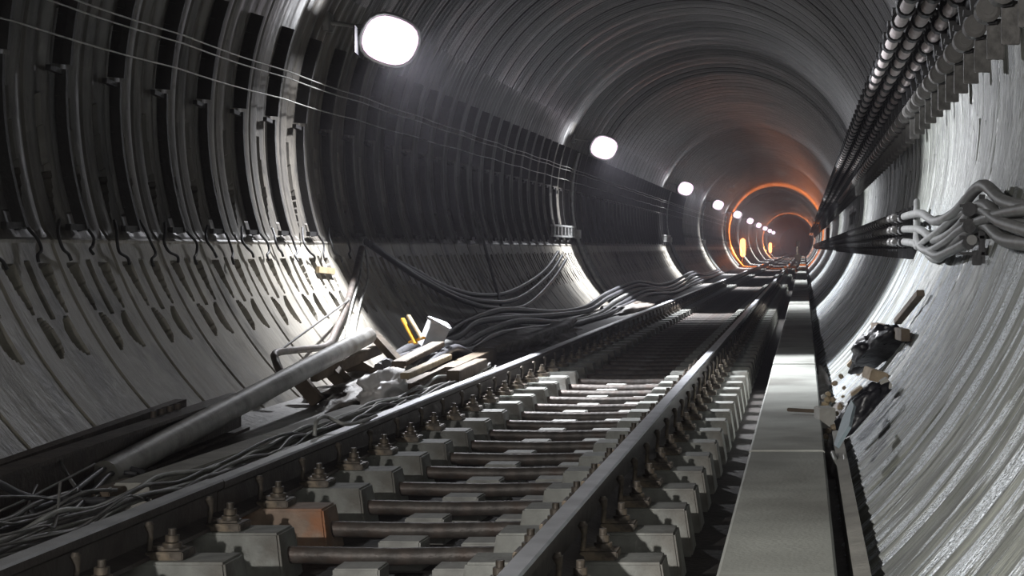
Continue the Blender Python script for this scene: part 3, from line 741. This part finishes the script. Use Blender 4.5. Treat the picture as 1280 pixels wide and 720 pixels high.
# concrete kerb beside the rail
b = MB(); a_, c_ = G(165, 604, -0.02), G(455, 506, -0.02)
mid = a_.lerp(c_, .52)
for q, w_ in ((a_, mid-Vector((0, .01, 0))), (mid+Vector((0, .01, 0)), c_)):
    b.beam(q-Vector((0, 0, .055)), w_-Vector((0, 0, .055)), .15, .11, bev=.006)
tag(b.build('concrete_kerb', M['kerb']), 'long grey concrete kerb lying beside the left rail', 'kerb')
b = MB(); b.beam(G(120, 622, -.05), G(170, 603, -.05), .10, .04, bev=.004); tag(b.build('timber_offcut', M['wood']), 'short offcut at the near end of the concrete kerb', 'offcut')
def lump(name, c, size, m, label, cat, amp=0.25, seed=0, sub=4, kind=None):
    bm = bmesh.new(); bmesh.ops.create_icosphere(bm, subdivisions=sub, radius=1.0)
    from mathutils import noise as mn
    for v in bm.verts:
        n3 = v.co.normalized(); k = 1+amp*mn.noise(n3*1.8+Vector((seed, 0, 0)))+amp*.5*mn.noise(n3*4.5+Vector((0, seed, 0)))+amp*.22*mn.noise(n3*11+Vector((0, seed, 3)))
        v.co = Vector((n3.x*k*size[0], n3.y*k*size[1], max(n3.z*k, -0.45)*size[2]))
    bm.verts.index_update(); b = MB(); b.add([v.co+Vector(c) for v in bm.verts], [[v.index for v in f.verts] for f in bm.faces], 0, True); bm.free()
    return tag(b.build(name, M[m]), label, cat, None, kind)
lump('crumpled_sheet', G(478, 489, -.04), (.15, .42, .13), 'sheet', 'crumpled white plastic sheet glaring under the nearest lamp', 'plastic sheet', .45, 3)
lump('mud_heap', (-3.05, 12.6, gz), (.35, 1.5, .13), 'mud', 'low heap of mud and rubble under the nearest lamp', 'mud', .5, 8, kind='stuff')
lump('mud_heap', (-2.95, 18.5, gz), (.38, 3.2, .16), 'mud', 'long heap of mud in the shade past the baulk', 'mud', .5, 12, kind='stuff')
lump('mud_heap', (-3.0, 30.0, gz), (.35, 5.0, .12), 'mud', 'low heap of mud below the second lamp', 'mud', .5, 15, kind='stuff')

# tangle of wires beside the rail, near
for k in range(26):
    x = random.uniform(-2.98, -2.46); y = random.uniform(4.5, 5.5); pts = []
    ang = random.uniform(-.25, .25)
    for j in range(5):
        pts.append((min(max(x, -3.05), -2.42), y, gz+.02+.05*abs(random.gauss(0, 1))+(.02 if k % 3 else .08)))
        ang += random.uniform(-.35, .35)*(1.6 if k % 4 == 0 else .6); ang = max(-1.2, min(1.2, ang)) * .9
        st = random.uniform(.22, .42); x += st*math.sin(ang)*.6; y += st*math.cos(ang)
    b = MB(); b.tube(spline(pts, 5), random.choice((.005, .007, .010)), 6)
    tag(b.build('loose_wire', M[random.choice(('wire', 'wirepale', 'cableblack', 'wire'))]), 'loose thin wire in the tangle left of the left rail', 'wire', 'tangle of wires by the left rail')
for k in range(8):      # wires running on beside the rail
    pts = []; x = -2.42-.02*k
    for j in range(26):
        pts.append((x+random.uniform(-.025, .025), 4.8+j*.36+random.uniform(-.05, .05), gz+.03+.05*random.random()+.008*k))
    b = MB(); b.tube(spline(pts, 4), random.choice((.006, .008, .011)), 6)
    tag(b.build('trackside_wire', M[('wire', 'wirepale')[k % 2]]), 'crinkled wire lying tight along the outer side of the left rail', 'wire', 'wires along the left rail')
b = MB(); b.tube(spline([W(393, 545, 8.2), W(396, 526, 8.25), W(408, 521, 8.5), W(430, 530, 8.5), W(448, 528, 8.8), W(470, 520, 9.3)], 6), .010, 6)
tag(b.build('wire_loop', M['wirepale']), 'pale wire loop standing up beside the left rail', 'wire')
b = MB(); b.tube(spline([W(75, 577, 6.9), W(85, 595, 6.8), W(97, 612, 6.7), W(108, 622, 6.6)], 6), .008, 6)
tag(b.build('wire_end', M['wire']), 'single wire draped off the rusted beam', 'wire')
for k, (pl, r_) in enumerate((([(40, 637, 6.1), (80, 622, 6.4), (110, 600, 6.9), (130, 586, 7.3), (150, 583, 7.5), (178, 590, 7.4)], .012), ([(90, 640, 6.1), (120, 610, 6.8), (140, 592, 7.3), (170, 592, 7.4)], .010), ([(-30, 590, 5.9), (0, 605, 6.0), (40, 622, 6.2), (110, 626, 6.4), (185, 622, 6.5)], .014))):
    b = MB(); b.tube(spline([W(*p) for p in pl], 6), r_, 6)
    tag(b.build('loose_cable', M['cabledark']), ['black cable arching over the near end of the pipe', 'thin black cable arching beside the pipe end', 'thick black cable lying across the wire tangle'][k], 'cable')

# ------------------------------------------------------------------ rubbish on the right, between walkway and wall
def RW(px, py, off=0.065):
    lo, hi = 4.0, 40.0
    for _ in range(50):
        m_ = (lo+hi)/2; w = W(px, py, m_)
        if math.hypot(w.x-CX, w.z-CZ) < R-off: lo = m_
        else: hi = m_
    return W(px, py, lo)
def deb(name, a, c, w, h, m, label, cat): b = MB(); b.beam(a, c, w, h, bev=.004); return tag(b.build(name, M[m]), label, cat, 'rubbish against the right wall')
deb('timber_stick', W(984, 512, 9.75), W(1022, 514, 9.7), .02, .02, 'wood', 'thin stick poking out over the walkway', 'stick')
b = MB(); b.box(W(1031, 521, 9.5)+Vector((0, 0, 0)), (.09, .16, .11), Matrix.Rotation(.2, 3, 'Z'), bev=.005); tag(b.build('broken_brick', M['kerb']), 'dark broken block on the edge of the walkway', 'block', 'rubbish against the right wall')
b = MB(); b.add([RW(1042, 556, .20), RW(1053, 522, .22), RW(1064, 499, .22), RW(1067, 506, .22), RW(1061, 532, .21), RW(1045, 558, .20)], [(0, 1, 2, 3, 4, 5)])
o = b.build('blue_board', M['blueboard']); md = o.modifiers.new('thickness', 'SOLIDIFY'); md.thickness = .015
tag(o, 'narrow pale blue board standing in front of the black bag', 'board', 'rubbish against the right wall')
bg = lump('rubbish_bag', (0, 0, 0), (.07, .17, .075), 'bag', 'black plastic rubbish bag lying against the right wall', 'bag', .35, 21)
va, vb = RW(1066, 540, .07), RW(1106, 496, .07); bg.location = (va+vb)/2; bg.rotation_euler = (vb-va).to_track_quat('Y', 'Z').to_euler(); bg['group'] = 'rubbish against the right wall'
bg = lump('rubbish_bag', (0, 0, 0), (.12, .27, .11), 'bag', 'dark crumpled sack under the planks of the rubbish heap', 'bag', .4, 27)
va, vb = RW(1074, 468, .07), RW(1120, 420, .07); bg.location = (va+vb)/2; bg.rotation_euler = (vb-va).to_track_quat('Y', 'Z').to_euler(); bg['group'] = 'rubbish against the right wall'
deb('timber_plank', RW(1122, 402), RW(1151, 366), .05, .04, 'wood', 'thin plank leaning highest on the right wall', 'plank')
deb('timber_plank', RW(1093, 409), RW(1132, 419), .05, .07, 'wood', 'short dark plank lying across the top of the heap', 'plank')
b = MB(); b.box(RW(1094, 469), (.11, .14, .065), Matrix.Rotation(.3, 3, 'Y') @ Matrix.Rotation(.3, 3, 'Z'), bev=.005); tag(b.build('tan_brick', M['brick']), 'tan brick in the middle of the rubbish heap', 'brick', 'rubbish against the right wall')
b = MB(); b.box(RW(1069, 459), (.11, .12, .06), Matrix.Rotation(.75, 3, 'Y'), bev=.005); tag(b.build('tan_brick', M['brick']), 'tan brick tilted at the left side of the rubbish heap', 'brick', 'rubbish against the right wall')
b = MB(); b.box(RW(1073, 492), (.08, .12, .06), Matrix.Rotation(-.6, 3, 'Y'), bev=.005); tag(b.build('tan_brick', M['brick']), 'brown brick between the blue board and the middle brick', 'brick', 'rubbish against the right wall')
b = MB(); b.box(RW(1107, 480), (.05, .10, .06), Matrix.Rotation(-.6, 3, 'Y'), bev=.005); tag(b.build('stone_chip', M['kerb']), 'small pale stone on top of the black bag', 'stone', 'rubbish against the right wall')
deb('timber_lath', RW(1083, 456), RW(1103, 432), .03, .02, 'woodpale', 'pale lath standing in the dark sack', 'lath')
b = MB(); b.add([RW(1082, 426), RW(1108, 420), RW(1100, 428), RW(1090, 432)], [(0, 1, 2, 3)]); o = b.build('plastic_scrap', M['sheet']); md = o.modifiers.new('thickness', 'SOLIDIFY'); md.thickness = .01
tag(o, 'scrap of white plastic at the top left of the heap', 'plastic sheet', 'rubbish against the right wall')
for k in range(30):
    px = random.uniform(1024, 1056); py = 548-(px-1024)*1.5+random.uniform(-45, 18)
    dd = 9.2+(545-py)*.016
    c = W(px, py, dd); 
    bm = bmesh.new(); bmesh.ops.create_icosphere(bm, subdivisions=1, radius=random.uniform(.010, .026))
    for v in bm.verts: v.co = c+Vector((v.co.x*random.uniform(.7, 1.3), v.co.y*1.2, v.co.z*random.uniform(.6, 1)))
    bm.verts.index_update(); b = MB(); b.add([v.co for v in bm.verts], [[v.index for v in f.verts] for f in bm.faces]); bm.free()
    tag(b.build('stone_chip', M[random.choice(('brick', 'woodpale', 'kerb'))]), 'small tan chip of rubble at the foot of the heap by the walkway', 'stone', 'rubble chips beside the walkway')
lump('mud_heap', (0.22, 9.9, GUT+.0), (.11, 1.6, .10), 'mud', 'rubble and mud filling the gutter below the heap', 'mud', .5, 31, kind='stuff')
lump('mud_heap', (0.21, 14.0, GUT-.02), (.10, 2.6, .07), 'mud', 'muddy rubble in the gutter beyond the heap', 'mud', .6, 35, kind='stuff')
for k, pl in enumerate(([(1041, 566, 8.1), (1050, 590, 7.8), (1060, 605, 7.6), (1056, 570, 8.0)], [(1062, 608, 7.3), (1068, 640, 6.9), (1060, 655, 6.7)])):
    b = MB(); b.tube(spline([W(*p) for p in pl], 6), .012, 6); tag(b.build('rag_strip', M['wirepale']), ['pale cord looped in the gutter below the blue board', 'short pale cord in the gutter nearest the camera'][k], 'cord', 'cords in the gutter')

# ------------------------------------------------------------------ far things
b = MB(); b.box((wall_x(1.35, 1, .15), 62, 1.40), (.12, .5, .45), bev=.02); b.box((wall_x(1.35, 1, .15), 61.72, 1.40), (.09, .04, .38), bev=.01)
tag(b.build('signal_box', M['redbox']), 'small red box on the right wall far down the tunnel', 'box')
for y, lb in ((150, 'far pale post standing at the right of the track'), ):
    b = MB(); b.cyl((-0.55, y, -.3), (-0.55, y, 1.5), .08, 8); b.box((-0.55, y, 1.3), (.35, .12, .5), bev=.02); b.box((-.55, y, .1), (.5, .3, .5), bev=.02)
    tag(b.build('signal_post', M['brick']), lb, 'post')

# haze hanging in the bore
HZ = 0.0013
if HZ:
    b = MB(); b.box((CX, 145, CZ), (7, 314, 7)); hz = b.build('haze', M['black'], loc=(CX, 145, CZ))
    m = bpy.data.materials.new('dusty_air'); m.use_nodes = True; n = m.node_tree.nodes; n.clear()
    o_ = n.new('ShaderNodeOutputMaterial'); v = n.new('ShaderNodeVolumeScatter'); v.inputs['Density'].default_value = HZ; v.inputs['Anisotropy'].default_value = 0.5
    v.inputs['Color'].default_value = (0.93, 0.88, 1.0, 1)
    m.node_tree.links.new(v.outputs[0], o_.inputs['Volume']); hz.data.materials.clear(); hz.data.materials.append(m)
    tag(hz, 'thin dusty haze filling the tunnel bore', 'haze', None, 'stuff')

for o in list(bpy.data.objects):
    if '_o' in o: del o['_o']

# ------------------------------------------------------------------ camera, world, view
cam = bpy.data.cameras.new('camera'); co = bpy.data.objects.new('camera', cam); C.objects.link(co)
co.location = (0, 0, CAMZ); co.rotation_euler = (math.pi/2, 0, 0)
cam.sensor_width = 36; cam.lens = F/1280*36; cam.shift_x = -365/1280; cam.shift_y = -50/1280; cam.clip_end = 1000; cam.clip_start = .05
bpy.context.scene.camera = co
w = bpy.data.worlds.new('world'); bpy.context.scene.world = w; w.use_nodes = True
w.node_tree.nodes['Background'].inputs['Color'].default_value = (0.0, 0.0, 0.0, 1)
sc = bpy.context.scene
sc.view_settings.view_transform = 'Standard'; sc.view_settings.look = 'None'; sc.view_settings.gamma = 1; sc.view_settings.exposure = -0.12
sc.view_settings.use_curve_mapping = False
sc.cycles.max_bounces = 5; sc.cycles.diffuse_bounces = 1; sc.cycles.glossy_bounces = 2; sc.cycles.volume_bounces = 0
sc.cycles.sample_clamp_indirect = 3.0
